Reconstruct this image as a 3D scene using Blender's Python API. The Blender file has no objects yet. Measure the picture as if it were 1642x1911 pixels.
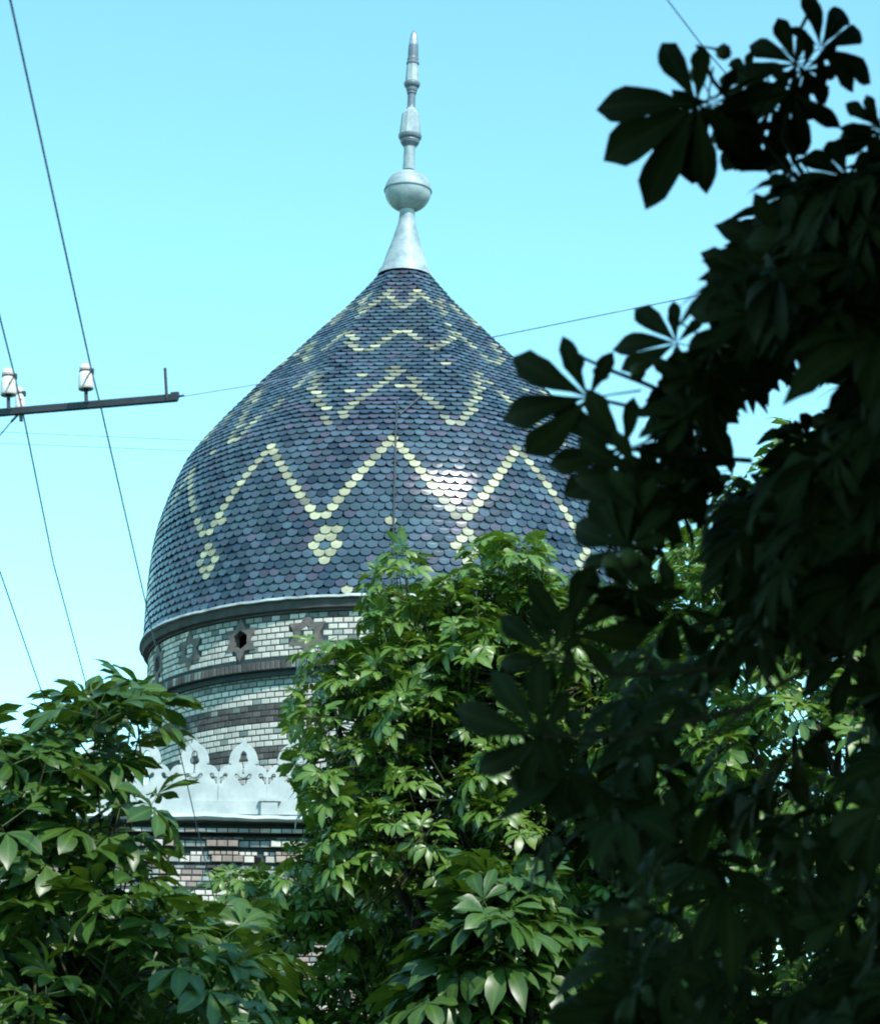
import bpy, math, random
import numpy as np
from mathutils import Vector, Matrix

random.seed(7)
RNG = np.random.default_rng(7)
S = bpy.context.scene
COL = S.collection

# ------------------------------------------------------------------ camera
F = 5000.0                       # focal length in photograph pixels (1642 x 1911)
PITCH, ROLL, EYE = math.radians(15.3), math.radians(0.7), 1.6
_r = np.array([1.0, 0, 0])
FW = np.array([0, math.cos(PITCH), math.sin(PITCH)])
_u = np.array([0, -math.sin(PITCH), math.cos(PITCH)])
CR = _r * math.cos(ROLL) + _u * math.sin(ROLL)
CU = -_r * math.sin(ROLL) + _u * math.cos(ROLL)
CE = np.array([0, 0, EYE])

cd = bpy.data.cameras.new('camera')
cam = bpy.data.objects.new('camera', cd)
COL.objects.link(cam)
cam.matrix_world = Matrix(((CR[0], CU[0], -FW[0], CE[0]), (CR[1], CU[1], -FW[1], CE[1]), (CR[2], CU[2], -FW[2], CE[2]), (0, 0, 0, 1)))
cd.sensor_fit = 'VERTICAL'
cd.sensor_height = 36.0
cd.lens = F / 1911.0 * 36.0
cd.clip_start, cd.clip_end = 0.1, 3000
cd.dof.use_dof = True
cd.dof.focus_distance = 34.0
cd.dof.aperture_fstop = cd.lens / 11.0
S.camera = cam

# ------------------------------------------------------------------ light
SUN_EL, SUN_AZ = math.radians(48), math.radians(151)    # azimuth clockwise from +Y
w = bpy.data.worlds.new('World')
S.world = w
w.use_nodes = True
nt = w.node_tree
sky = nt.nodes.new('ShaderNodeTexSky')
sky.sky_type = 'NISHITA'
sky.sun_disc = False
sky.sun_elevation, sky.sun_rotation = SUN_EL, SUN_AZ
sky.air_density, sky.dust_density, sky.ozone_density = 1.0, 0.0, 1.0
tint = nt.nodes.new('ShaderNodeMix')
tint.data_type = 'RGBA'; tint.blend_type = 'MULTIPLY'
tint.inputs[0].default_value = 1.0
tint.inputs[7].default_value = (1.44, 2.28, 1.90, 1)      # the slide film's cyan cast
nt.links.new(sky.outputs[0], tint.inputs[6])
nt.links.new(tint.outputs[2], nt.nodes['Background'].inputs[0])
nt.nodes['Background'].inputs[1].default_value = 0.15

sd = bpy.data.lights.new('sun', 'SUN')
sd.energy, sd.angle, sd.color = 5.0, math.radians(0.53), (1.0, 0.97, 0.90)
sun = bpy.data.objects.new('sun', sd)
COL.objects.link(sun)
TO_SUN = Vector((math.sin(SUN_AZ) * math.cos(SUN_EL), math.cos(SUN_AZ) * math.cos(SUN_EL), math.sin(SUN_EL)))
sun.rotation_euler = TO_SUN.to_track_quat('Z', 'Y').to_euler()

S.view_settings.view_transform = 'Standard'
S.view_settings.look = 'None'
S.view_settings.exposure = 0.15
S.view_settings.gamma = 1.0
S.view_settings.use_curve_mapping = False
S.render.engine = 'CYCLES'
S.cycles.filter_width = 2.0
S.cycles.max_bounces = 6
S.cycles.transmission_bounces = 3

# ------------------------------------------------------------------ helpers
def ray(px, py):
    return FW + CR * (px - 821) / F + CU * (955.5 - py) / F

def P(px, py, Y):
    """world point at forward distance Y seen at photograph pixel (px, py)"""
    d = ray(px, py)
    return CE + d * (Y / d[1])

def proj(p):
    d = np.asarray(p, float) - CE
    z = d @ FW
    return 821 + F * (d @ CR) / z, 955.5 - F * (d @ CU) / z, z

def nrm(v):
    v = np.asarray(v, float)
    return v / (np.linalg.norm(v) + 1e-12)

def mat(name, base, rough=0.6, spec=0.5, noise=0.0, scale=8.0, island=0.0, metallic=0.0, bump=0.0, dark=None, coat=0.0):
    m = bpy.data.materials.new(name)
    m.use_nodes = True
    n, l = m.node_tree.nodes, m.node_tree.links
    b = n['Principled BSDF']
    b.inputs['Base Color'].default_value = (*base, 1)
    b.inputs['Roughness'].default_value = rough
    b.inputs['Specular IOR Level'].default_value = spec
    b.inputs['Metallic'].default_value = metallic
    b.inputs['Coat Weight'].default_value = coat
    tc = n.new('ShaderNodeTexCoord')
    geo = n.new('ShaderNodeNewGeometry')
    oi = n.new('ShaderNodeObjectInfo')
    cur = None
    if noise:
        nz = n.new('ShaderNodeTexNoise')
        nz.inputs['Scale'].default_value = scale
        nz.inputs['Detail'].default_value = 6
        nz.inputs['Roughness'].default_value = 0.65
        l.new(geo.outputs['Position'], nz.inputs['Vector'])
        rp = n.new('ShaderNodeValToRGB')
        rp.color_ramp.elements[0].position, rp.color_ramp.elements[1].position = 0.3, 0.7
        dk = dark or tuple(c * (1 - noise) for c in base)
        rp.color_ramp.elements[0].color = (*dk, 1)
        rp.color_ramp.elements[1].color = (*base, 1)
        l.new(nz.outputs['Fac'], rp.inputs[0])
        cur = rp.outputs[0]
        if bump:
            bp = n.new('ShaderNodeBump')
            bp.inputs['Strength'].default_value = bump
            bp.inputs['Distance'].default_value = 0.01
            l.new(nz.outputs['Fac'], bp.inputs['Height'])
            l.new(bp.outputs[0], b.inputs['Normal'])
    if island:
        ad = n.new('ShaderNodeMath'); ad.operation = 'ADD'
        l.new(geo.outputs['Random Per Island'], ad.inputs[0]); l.new(oi.outputs['Random'], ad.inputs[1])
        fr = n.new('ShaderNodeMath'); fr.operation = 'FRACT'
        l.new(ad.outputs[0], fr.inputs[0])
        mr = n.new('ShaderNodeMapRange')
        mr.inputs['To Min'].default_value, mr.inputs['To Max'].default_value = 1 - island, 1 + island
        l.new(fr.outputs[0], mr.inputs['Value'])
        mx = n.new('ShaderNodeMix'); mx.data_type = 'RGBA'; mx.blend_type = 'MULTIPLY'
        mx.inputs[0].default_value = 1.0
        if cur: l.new(cur, mx.inputs[6])
        else: mx.inputs[6].default_value = (*base, 1)
        l.new(mr.outputs[0], mx.inputs[7])
        cur = mx.outputs[2]
    if cur: l.new(cur, b.inputs['Base Color'])
    return m

def leaf_mat(name, base, base2, trans, rough=0.38, spec=0.5, tfac=0.22):
    m = bpy.data.materials.new(name)
    m.use_nodes = True
    n, l = m.node_tree.nodes, m.node_tree.links
    b = n['Principled BSDF']
    geo = n.new('ShaderNodeNewGeometry'); oi = n.new('ShaderNodeObjectInfo')
    ad = n.new('ShaderNodeMath'); ad.operation = 'ADD'
    l.new(geo.outputs['Random Per Island'], ad.inputs[0]); l.new(oi.outputs['Random'], ad.inputs[1])
    fr = n.new('ShaderNodeMath'); fr.operation = 'FRACT'
    l.new(ad.outputs[0], fr.inputs[0])
    rp = n.new('ShaderNodeValToRGB')
    rp.color_ramp.elements[0].color = (*base, 1)
    rp.color_ramp.elements[1].color = (*base2, 1)
    l.new(fr.outputs[0], rp.inputs[0])
    nz = n.new('ShaderNodeTexNoise'); nz.inputs['Scale'].default_value = 25; nz.inputs['Detail'].default_value = 4
    l.new(geo.outputs['Position'], nz.inputs['Vector'])
    mr = n.new('ShaderNodeMapRange'); mr.inputs['To Min'].default_value, mr.inputs['To Max'].default_value = 0.7, 1.3
    l.new(nz.outputs['Fac'], mr.inputs['Value'])
    mx = n.new('ShaderNodeMix'); mx.data_type = 'RGBA'; mx.blend_type = 'MULTIPLY'; mx.inputs[0].default_value = 1
    l.new(rp.outputs[0], mx.inputs[6]); l.new(mr.outputs[0], mx.inputs[7])
    ra = n.new('ShaderNodeAttribute'); ra.attribute_name = 'rib'
    pw = n.new('ShaderNodeMath'); pw.operation = 'POWER'; pw.inputs[1].default_value = 7.0
    l.new(ra.outputs['Fac'], pw.inputs[0])
    mul = n.new('ShaderNodeMath'); mul.operation = 'MULTIPLY'; mul.inputs[1].default_value = 0.55
    l.new(pw.outputs[0], mul.inputs[0])
    mv = n.new('ShaderNodeMix'); mv.data_type = 'RGBA'
    l.new(mul.outputs[0], mv.inputs[0]); l.new(mx.outputs[2], mv.inputs[6])
    mv.inputs[7].default_value = (base2[0] * 2.2, base2[1] * 1.9, base2[2] * 2.2, 1)
    l.new(mv.outputs[2], b.inputs['Base Color'])
    b.inputs['Roughness'].default_value = rough
    b.inputs['Specular IOR Level'].default_value = spec
    t = n.new('ShaderNodeBsdfTranslucent'); t.inputs[0].default_value = (*trans, 1)
    ms = n.new('ShaderNodeMixShader'); ms.inputs[0].default_value = tfac
    l.new(b.outputs[0], ms.inputs[1]); l.new(t.outputs[0], ms.inputs[2])
    l.new(ms.outputs[0], n['Material Output'].inputs[0])
    return m

def mesh_np(name, verts, faces, mats, midx=None, smooth=False):
    """verts (n,3); faces (m,4) quads or list of tuples"""
    me = bpy.data.meshes.new(name)
    if isinstance(faces, np.ndarray):
        m, k = faces.shape
        me.vertices.add(len(verts)); me.vertices.foreach_set('co', np.asarray(verts, np.float32).ravel())
        me.loops.add(m * k); me.loops.foreach_set('vertex_index', faces.astype(np.int32).ravel())
        me.polygons.add(m)
        me.polygons.foreach_set('loop_start', np.arange(0, m * k, k, dtype=np.int32))
        me.update(calc_edges=True)
    else:
        me.from_pydata([tuple(v) for v in verts], [], [tuple(f) for f in faces])
    for mm in (mats if isinstance(mats, (list, tuple)) else [mats]):
        me.materials.append(mm)
    if midx is not None:
        me.polygons.foreach_set('material_index', np.asarray(midx, np.int32))
    me.polygons.foreach_set('use_smooth', np.full(len(me.polygons), bool(smooth)))
    me.update()
    return me

def obj(name, me, parent=None, kind=None):
    o = bpy.data.objects.new(name, me)
    COL.objects.link(o)
    if parent is not None:
        o.parent = parent
        o.matrix_parent_inverse = Matrix.Identity(4)
        o.matrix_basis = WM(parent).inverted()      # geometry is given in world coordinates
    if kind: o['kind'] = kind
    return o

_wm = {}
def WM(o):
    """world matrix without waiting for a depsgraph update (things only translate)"""
    m = Matrix.Identity(4)
    while o is not None:
        m = o.matrix_basis @ m
        o = o.parent
    return m

def place(o, parent, M):
    o.parent = parent
    o.matrix_parent_inverse = Matrix.Identity(4)
    o.matrix_basis = WM(parent).inverted() @ M

def thing(name, loc, label, cat, group=None):
    o = bpy.data.objects.new(name, None)
    COL.objects.link(o)
    o.location = loc
    o['label'], o['category'] = label, cat
    if group: o['group'] = group
    return o

class MB:
    """collects verts / faces of one mesh"""
    def __init__(s): s.v, s.f, s.mi = [], [], []
    def add(s, v, f, mi=0):
        b = len(s.v)
        s.v += [tuple(x) for x in v]
        s.f += [tuple(i + b for i in q) for q in f]
        s.mi += [mi] * len(f)
    def box(s, c, h, ax=None, mi=0):
        ax = np.eye(3) if ax is None else ax
        c = np.asarray(c, float)
        v = [c + ax[0] * h[0] * i + ax[1] * h[1] * j + ax[2] * h[2] * k for i in (-1, 1) for j in (-1, 1) for k in (-1, 1)]
        s.add(v, [(0, 1, 3, 2), (4, 6, 7, 5), (0, 4, 5, 1), (2, 3, 7, 6), (0, 2, 6, 4), (1, 5, 7, 3)], mi)
    def tube(s, pts, rad, n=8, cap=True, mi=0):
        pts = [np.asarray(p, float) for p in pts]
        rad = [rad] * len(pts) if np.isscalar(rad) else rad
        v, f = [], []
        ref = None
        for i, p in enumerate(pts):
            d = nrm(pts[min(i + 1, len(pts) - 1)] - pts[max(i - 1, 0)])
            if ref is None: ref = np.array([0, 0, 1.0]) if abs(d[2]) < 0.9 else np.array([1.0, 0, 0])
            a = nrm(np.cross(d, ref)); b = np.cross(a, d); ref = b
            for k in range(n):
                t = 2 * math.pi * k / n
                v.append(p + rad[i] * (a * math.cos(t) + b * math.sin(t)))
        for i in range(len(pts) - 1):
            for k in range(n):
                f.append((i * n + k, i * n + (k + 1) % n, (i + 1) * n + (k + 1) % n, (i + 1) * n + k))
        if cap:
            f.append(tuple(range(n)))
            f.append(tuple((len(pts) - 1) * n + k for k in reversed(range(n))))
        s.add(v, f, mi)
    def lathe(s, prof, c, n=32, axis=(0, 0, 1), mi=0, cap=False):
        """prof [(r, h)] about an axis through c"""
        z = nrm(axis); x = nrm(np.cross(np.array([0, 1.0, 0]) if abs(z[1]) < .9 else np.array([1.0, 0, 0]), z)); y = np.cross(z, x)
        c = np.asarray(c, float); v = []
        for r, h in prof:
            for k in range(n):
                t = 2 * math.pi * k / n
                v.append(c + z * h + r * (x * math.cos(t) + y * math.sin(t)))
        f = [(i * n + k, i * n + (k + 1) % n, (i + 1) * n + (k + 1) % n, (i + 1) * n + k) for i in range(len(prof) - 1) for k in range(n)]
        if cap:
            f.append(tuple(reversed(range(n)))); f.append(tuple((len(prof) - 1) * n + k for k in range(n)))
        s.add(v, f, mi)
    def mesh(s, name, mats, smooth=False):
        return mesh_np(name, s.v, s.f, mats, s.mi, smooth)

# ------------------------------------------------------------------ materials
M_TILE = [mat('slate_blue', (0.076, 0.110, 0.155), 0.19, 0.45, 0.35, 3, 0.35, bump=0.15),
          mat('slate_teal', (0.070, 0.116, 0.152), 0.19, 0.45, 0.30, 3, 0.30, bump=0.15),
          mat('slate_violet', (0.094, 0.094, 0.142), 0.25, 0.5, 0.30, 3, 0.30, bump=0.15),
          mat('slate_dark', (0.036, 0.060, 0.098), 0.30, 0.5, 0.30, 3, 0.30, bump=0.15),
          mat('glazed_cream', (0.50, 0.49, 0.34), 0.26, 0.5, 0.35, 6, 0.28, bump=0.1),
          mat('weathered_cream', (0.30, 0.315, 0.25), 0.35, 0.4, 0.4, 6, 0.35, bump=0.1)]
M_UNDER = mat('roof_felt', (0.02, 0.025, 0.035), 0.9, 0.1)
M_ZINC = mat('weathered_zinc', (0.44, 0.52, 0.55), 0.5, 0.5, 0.30, 4.5, dark=(0.15, 0.21, 0.25), bump=0.1)
M_ZINC_DARK = mat('tarnished_zinc', (0.16, 0.20, 0.25), 0.42, 0.5, 0.4, 6)
M_TIP = mat('bright_metal_tip', (0.62, 0.62, 0.60), 0.22, 0.5, metallic=0.8)
M_STRIP = mat('painted_metal_strip', (0.62, 0.70, 0.70), 0.45, 0.4, 0.45, 3.5, dark=(0.16, 0.19, 0.21))
M_EAVE = mat('dark_eave_plaster', (0.085, 0.085, 0.088), 0.85, 0.2, 0.4, 6)  # dark mottled tone of the fascia and soffit
M_MORTAR = mat('dark_mortar', (0.055, 0.075, 0.082), 0.9, 0.15, 0.4, 15)
M_BRICK = [mat('pale_brick', (0.62, 0.575, 0.52), 0.6, 0.35, 0.22, 7, 0.17, bump=0.2),
           mat('sooty_and_shaded_brick', (0.27, 0.30, 0.28), 0.7, 0.3, 0.4, 9, 0.3, bump=0.2),
           mat('brown_brick', (0.125, 0.108, 0.102), 0.75, 0.25, 0.4, 9, 0.35, bump=0.2),
           mat('rose_brick', (0.42, 0.33, 0.29), 0.7, 0.3, 0.35, 8, 0.30, bump=0.2),
           mat('grey_brick', (0.30, 0.33, 0.32), 0.7, 0.3, 0.35, 8, 0.30, bump=0.2)]
M_TERRA = mat('brown_terracotta', (0.20, 0.165, 0.150), 0.75, 0.25, 0.45, 9, dark=(0.08, 0.072, 0.072))
M_WHITE = mat('white_cast_stone', (0.51, 0.55, 0.545), 0.65, 0.3, 0.30, 4, dark=(0.33, 0.38, 0.39), bump=0.2)
M_BLACK = mat('unlit_recess', (0.012, 0.012, 0.014), 0.95, 0.05)
M_IRON = mat('painted_iron', (0.050, 0.058, 0.075), 0.55, 0.4, 0.35, 20)
M_WIRE = mat('sky_tinted_wire', (0.20, 0.31, 0.48), 0.5, 0.4)  # blue sky light on the wires is put into their base colour
M_PORC = mat('white_porcelain', (0.80, 0.80, 0.80), 0.15, 0.6)
M_WOOD = mat('weathered_pole', (0.10, 0.085, 0.07), 0.8, 0.2, 0.4, 10)
M_GROUND = mat('ground_dirt', (0.055, 0.060, 0.040), 0.95, 0.1, 0.4, 1.5)
M_ROOF = mat('flat_roof_felt', (0.08, 0.085, 0.09), 0.9, 0.1, 0.3, 2)
M_BARK = mat('chestnut_bark', (0.034, 0.030, 0.026), 0.9, 0.15, 0.5, 18, bump=0.6)
M_TWIG = mat('green_twig', (0.045, 0.052, 0.025), 0.8, 0.2, 0.3, 20)
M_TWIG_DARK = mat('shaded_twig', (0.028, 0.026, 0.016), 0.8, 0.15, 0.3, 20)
M_LEAF_L = leaf_mat('chestnut_leaf_deep', (0.026, 0.070, 0.010), (0.056, 0.116, 0.017), (0.11, 0.20, 0.012), 0.40, 0.6, 0.18)
M_LEAF_M = leaf_mat('chestnut_leaf_fresh', (0.052, 0.125, 0.014), (0.115, 0.205, 0.026), (0.17, 0.28, 0.015), 0.43, 0.9, 0.20)
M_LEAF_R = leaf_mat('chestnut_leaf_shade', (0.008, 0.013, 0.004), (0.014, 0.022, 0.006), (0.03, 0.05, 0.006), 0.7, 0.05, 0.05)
M_FRUIT = mat('green_conker_husk', (0.055, 0.075, 0.022), 0.7, 0.3, 0.3, 60)

# ------------------------------------------------------------------ ground
g = MB()
g.add([(-900, -900, 0), (900, -900, 0), (900, 900, 0), (-900, 900, 0)], [(0, 1, 2, 3)])
o = obj('ground', g.mesh('ground', M_GROUND)); o['kind'] = 'structure'

# ------------------------------------------------------------------ domed building
D = 36.0
DC = P(744, 1219, D)
CX, Z0 = DC[0], DC[2]
PROF = [(0.0, 3.495), (0.136, 3.487), (0.273, 3.483), (0.409, 3.48), (0.545, 3.476), (0.682, 3.469), (0.818, 3.461), (0.955, 3.451), (1.091, 3.44), (1.227, 3.427), (1.364, 3.41), (1.5, 3.382), (1.636, 3.352), (1.773, 3.316), (1.909, 3.271), (2.045, 3.223), (2.182, 3.166), (2.318, 3.102), (2.455, 3.034), (2.591, 2.936), (2.727, 2.831), (2.864, 2.722), (3.0, 2.607), (3.136, 2.489), (3.273, 2.368), (3.409, 2.244), (3.545, 2.119), (3.682, 1.994), (3.818, 1.867), (3.955, 1.739), (4.091, 1.611), (4.227, 1.483), (4.364, 1.357), (4.5, 1.23), (4.636, 1.103), (4.773, 0.973), (4.909, 0.842), (5.045, 0.719), (5.182, 0.605), (5.318, 0.497), (5.455, 0.40)]
PZ = np.array([p[0] for p in PROF]); PR = np.array([p[1] for p in PROF]) - 0.03
PS = np.concatenate([[0], np.cumsum(np.hypot(np.diff(PZ), np.diff(PR)))])
FACET0 = math.radians(-4)

def dome_pt(th, s, off=0.0):
    z = np.interp(s, PS, PZ); r = np.interp(s, PS, PR) + off
    k = min(max((z - 1.5) / 2.6, 0), 1); k = k * k * (3 - 2 * k)
    dl = ((th - FACET0 + math.pi / 8) % (math.pi / 4)) - math.pi / 8
    r = r * (1 - k + k * 0.955 / math.cos(dl))
    return np.array([CX + r * math.sin(th), D - r * math.cos(th), Z0 + z])

bld = thing('domed_building', (CX, D, 0), 'striped brick building with a pointed onion dome of blue scale tiles and white parapet', 'building')

# dome shell under the tiles
NS, NT = 48, 96
dv = [dome_pt(2 * math.pi * k / NT, PS[-1] * i / NS, -0.035) for i in range(NS + 1) for k in range(NT)]
df = [(i * NT + k, i * NT + (k + 1) % NT, (i + 1) * NT + (k + 1) % NT, (i + 1) * NT + k) for i in range(NS) for k in range(NT)]
dome = obj('dome', mesh_np('dome', dv, df, M_UNDER, None, True), bld)

# one scale tile: x across, y up the slope, z outwards; bottom edge lies at the origin
TW, TH, TT = 0.146, 0.130, 0.020
ol = [(-TW / 2, TH), (-TW / 2, 0.074), (-TW / 2, 0.055)]
for k in range(1, 8):
    a = math.pi + math.pi * k / 8
    ol.append((TW / 2 * math.cos(a), 0.055 + 0.055 * math.sin(a)))
ol += [(TW / 2, 0.055), (TW / 2, 0.074), (TW / 2, TH)]
def _tz(x, y):            # nearly flat face, then stepped down to slip under the row above
    return 0.036 - 0.085 * min(y, 0.074) - 0.50 * max(0, y - 0.074) - 0.02 * x * x / TW
tv = [(x, y, _tz(x, y)) for x, y in ol] + [(x, y, _tz(x, y) - TT) for x, y in ol]
nO = len(ol)
tv.append((0, 0.05, _tz(0, 0.05) + 0.0005))
ci = 2 * nO
TF = [(ci, i, i + 1) for i in range(1, nO - 2)] + [(ci, nO - 2, 1), (1, nO - 2, nO - 1, 0)]
TFq = [(i, nO + i, nO + i + 1, i + 1) for i in range(nO - 1)]
TV = np.array(tv)
tile_faces = [tuple(f) for f in TF] + TFq
tile_mesh = [mesh_np('roof_tile', TV, tile_faces, m, None, False) for m in M_TILE]

def front_y(s):
    return proj(dome_pt(0, s))[1]

from mathutils import noise as mnoise
def tint_mix(th, s):
    a = mnoise.noise(Vector((math.sin(th) * 2.2, math.cos(th) * 2.2, s * 0.9)))
    b_ = mnoise.noise(Vector((math.sin(th) * 3 + 9, math.cos(th) * 3, s * 0.5)))
    return (46, max(4, 18 + 45 * a), max(2, 10 - 30 * a), max(3, 13 + 45 * b_))
rows = np.arange(0.0, PS[-1] - 0.03, 0.1)
tiles = []
per = 2 * math.pi / 12
OFF = math.radians(-1)
for ri, s in enumerate(rows):
    r = np.interp(s, PS, PR)
    n = max(18, int(round(2 * math.pi * r / (0.15 if r > 1.9 else 0.125 + 0.025 * max(0, (r - 1.0) / 0.9)))))
    if r > 3.0: n = 144
    dth = 2 * math.pi / n
    y = front_y(s + 0.05)
    cream = []
    def band(y0, y1, peak):
        if y0 <= y <= y1:
            t = (y - y0) / (y1 - y0) * 0.5
            for k in range(12):
                cream.append(OFF + (k + peak) * per + t * per); cream.append(OFF + (k + peak) * per - t * per)
    band(545, 583, 0.5); band(611, 660, 0.0); band(684, 790, 0.0); band(818, 972, 0.0)
    for (ya, yb, cols) in ((984, 997, (0,)), (997, 1010, (-.5, .5)), (1010, 1023, (-1, 1)), (1023, 1036, (-.5, .5)), (1036, 1049, (0,))):
        if ya <= y < yb:
            for k in range(12):
                for c in cols: cream.append(OFF + (k + 0.5) * per + c * dth)
    idx = set()
    ph = 0.5 * (ri % 2)
    for c in cream:
        idx.add(int(round(c / dth - ph)) % n)
    for k in range(n):
        th = (k + ph) * dth
        q = random.random()
        if q < 0.0004 and k not in idx: continue
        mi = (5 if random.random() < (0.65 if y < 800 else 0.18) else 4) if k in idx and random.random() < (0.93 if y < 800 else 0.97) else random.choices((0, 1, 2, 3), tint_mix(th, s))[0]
        if mi != 4 and random.random() < 0.004: mi = 4
        tiles.append((th, s, mi, n, r))

def tile_matrix(th, s, n, r):
    e = 0.01
    p = dome_pt(th, s)
    ht = math.pi / n
    t = nrm(dome_pt(th + ht, s) - dome_pt(th - ht, s))
    u = nrm(dome_pt(th, min(s + 0.15, PS[-1])) - dome_pt(th, max(min(s + 0.15, PS[-1]) - 0.15, 0)))
    nn = nrm(np.cross(t, u)); u = np.cross(nn, t)
    # hung by hand: each tile a little crooked
    a = random.gauss(0, 0.022) + (random.gauss(0, 0.16) if random.random() < 0.02 else 0)
    t, u = t * math.cos(a) + u * math.sin(a), u * math.cos(a) - t * math.sin(a)
    b = random.gauss(0, 0.022); c = random.gauss(0, 0.024)
    t = nrm(t + nn * b); u = nrm(u + nn * c - t * np.dot(u, t)); nn = np.cross(t, u)
    w = 2 * math.pi * r / n / 0.15
    sl = random.gauss(0, 0.003) - (0.03 * random.random() if random.random() < 0.012 else 0)
    p = p + u * sl
    M = np.eye(4)
    M[:3, 0], M[:3, 1], M[:3, 2], M[:3, 3] = t * w, u, nn, p
    return M, nn

TM = []
for (th, s, mi, n, r) in tiles:
    M, nn = tile_matrix(th, s, n, r)
    x, y, z = proj(M[:3, 3])
    v = nrm(CE - M[:3, 3])
    face = float(np.dot(nn, v))
    score = face / z ** 2 if (face > 0 and 300 < x < 1050 and y < (1040 if x < 650 else 985) and x < 1180 - 0.3 * max(0, 800 - y) and not (x > 930 and y > 750)) else 0
    TM.append((score, M, mi))
order = sorted(range(len(TM)), key=lambda i: -TM[i][0])
# the 300 tiles that show largest, each an object; thinned over the face so that they are the full-face ones
single = set(order[:300])
NV, NF3 = len(TV), len(TF)
ALLV, ALLF, ALLM = [], [], []
TVh = np.concatenate([TV, np.ones((NV, 1))], 1)
b = 0
for i, (sc, M, mi) in enumerate(TM):
    if i in single:
        o = bpy.data.objects.new('roof_tile', tile_mesh[mi]); COL.objects.link(o)
        place(o, dome, Matrix(M.tolist()))
        continue
    ALLV.append((TVh @ M.T)[:, :3])
    ALLF += [tuple(q + b for q in f) for f in tile_faces]
    ALLM += [mi] * len(tile_faces)
    b += NV
obj('tiling', mesh_np('tiling', np.concatenate(ALLV), ALLF, M_TILE, ALLM), dome, 'stuff')

# lightning conductor down the front of the dome and a loose stay beside its head
mb = MB()
ss = np.linspace(np.interp(2.78, PZ, PS), 0.05, 26)
mb.tube([dome_pt(math.radians(-0.6), s, 0.055) for s in ss], 0.011, 6)
for s in ss[2::4]:
    a = dome_pt(math.radians(-0.6), s, 0.055); q = dome_pt(math.radians(-0.6), s, -0.02)
    mb.tube([a, q], 0.010, 5)
    mb.box(a, (0.035, 0.012, 0.012))
obj('lightning_conductor', mb.mesh('lightning_conductor', M_IRON), dome)
mb = MB()
s0, s1 = np.interp(2.50, PZ, PS), np.interp(2.86, PZ, PS)
mb.tube([dome_pt(math.radians(0.2), s0, 0.06), dome_pt(math.radians(6.4), s1, 0.09)], 0.011, 6)
obj('stay_rod', mb.mesh('stay_rod', M_IRON), dome)

# eave: rippled metal strip, fascia, soffit
mb = MB()
N = 160
rip = RNG.normal(0, 1, N); rip = np.convolve(np.concatenate([rip[-4:], rip, rip[:4]]), np.ones(7) / 7, 'same')[4:-4]
v = []
for k in range(N):
    t = 2 * math.pi * k / N
    for r, z in ((3.47, 0.012), (3.545, -0.004), (3.552, -0.036), (3.50, -0.040)):
        rr = r + 0.018 * rip[k]
        v.append((CX + rr * math.sin(t), D - rr * math.cos(t), Z0 + z + 0.014 * rip[(k * 7) % N] * 0.7))
f = [(k * 4 + j, ((k + 1) % N) * 4 + j, ((k + 1) % N) * 4 + j + 1, k * 4 + j + 1) for k in range(N) for j in range(3)]
mb.add(v, f)
obj('eave_strip', mb.mesh('eave_strip', M_STRIP), dome)

def zcyl(px, py, R):
    """height where the sight line through a pixel meets a cylinder of radius R round the dome's axis"""
    d = ray(px, py); ox, oy = -CX, -D
    a = d[0] ** 2 + d[1] ** 2; bq = 2 * (ox * d[0] + oy * d[1]); c = ox * ox + oy * oy - R * R
    t = (-bq - math.sqrt(bq * bq - 4 * a * c)) / (2 * a)
    p = CE + d * t
    return p[2]

R1, R2, RL = 3.40, 3.33, 3.47
z_fas = zcyl(500, 1141, 3.47)
z_l1, z_l0 = zcyl(500, 1233, RL), zcyl(500, 1249, RL)
z_r1 = zcyl(500, 1262, R2)
z_b1, z_b0 = zcyl(500, 1314, R2), zcyl(500, 1348, R2)
z_c1, z_c0 = zcyl(500, 1393, R2), zcyl(500, 1420, R2)
Z_LOW = Z0 - 3.6

# star frieze geometry
STAR_N = 22
STAR_T0 = math.radians(-35.2)
z_star = zcyl(480, 1191, R1)
SR = 0.285
def star_uv(th, z):
    k = round((th - STAR_T0) / (2 * math.pi / STAR_N))
    return (th - STAR_T0 - k * 2 * math.pi / STAR_N) * R1, z - z_star, k
def in_hex(u, v, a):          # pointy-top hexagon with circumradius a
    return abs(u) <= a * 0.866 and abs(v) + abs(u) * 0.5774 <= a
def in_star(u, v, a):
    for sg in (1, -1):
        x, yv = u, v * sg
        if yv >= -a / 2 and yv + 1.732 * abs(x) <= a: return True
    return False

# mortar core with the star windows left open
NK = 22 * 24
zs = [z_fas - 0.04, z_star + 0.115, z_star + 0.06, z_star, z_star - 0.06, z_star - 0.115, z_l1]
mb = MB()
v = [(CX + R1 * math.sin(STAR_T0 + 2 * math.pi * (k - 0.5) / NK), D - R1 * math.cos(STAR_T0 + 2 * math.pi * (k - 0.5) / NK), z) for z in zs for k in range(NK)]
f = []
for i in range(len(zs) - 1):
    for k in range(NK):
        th = STAR_T0 + 2 * math.pi * k / NK
        u, vv, kk = star_uv(th, (zs[i] + zs[i + 1]) / 2)
        if kk % 2 == 0 and in_hex(u, vv, 0.13): continue
        f.append((i * NK + k, i * NK + (k + 1) % NK, (i + 1) * NK + (k + 1) % NK, (i + 1) * NK + k))
mb.add(v, f)
mb.lathe([(R1, z_l1), (RL - 0.02, z_l1 + 0.001), (RL - 0.02, z_l0), (R2 + 0.05, z_l0 - 0.001), (R2 + 0.05, z_l0 - 0.07), (R2, z_l0 - 0.071), (R2, Z_LOW)], (CX, D, 0), 160)
drum = obj('drum', mb.mesh('drum', M_MORTAR), bld)
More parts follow.
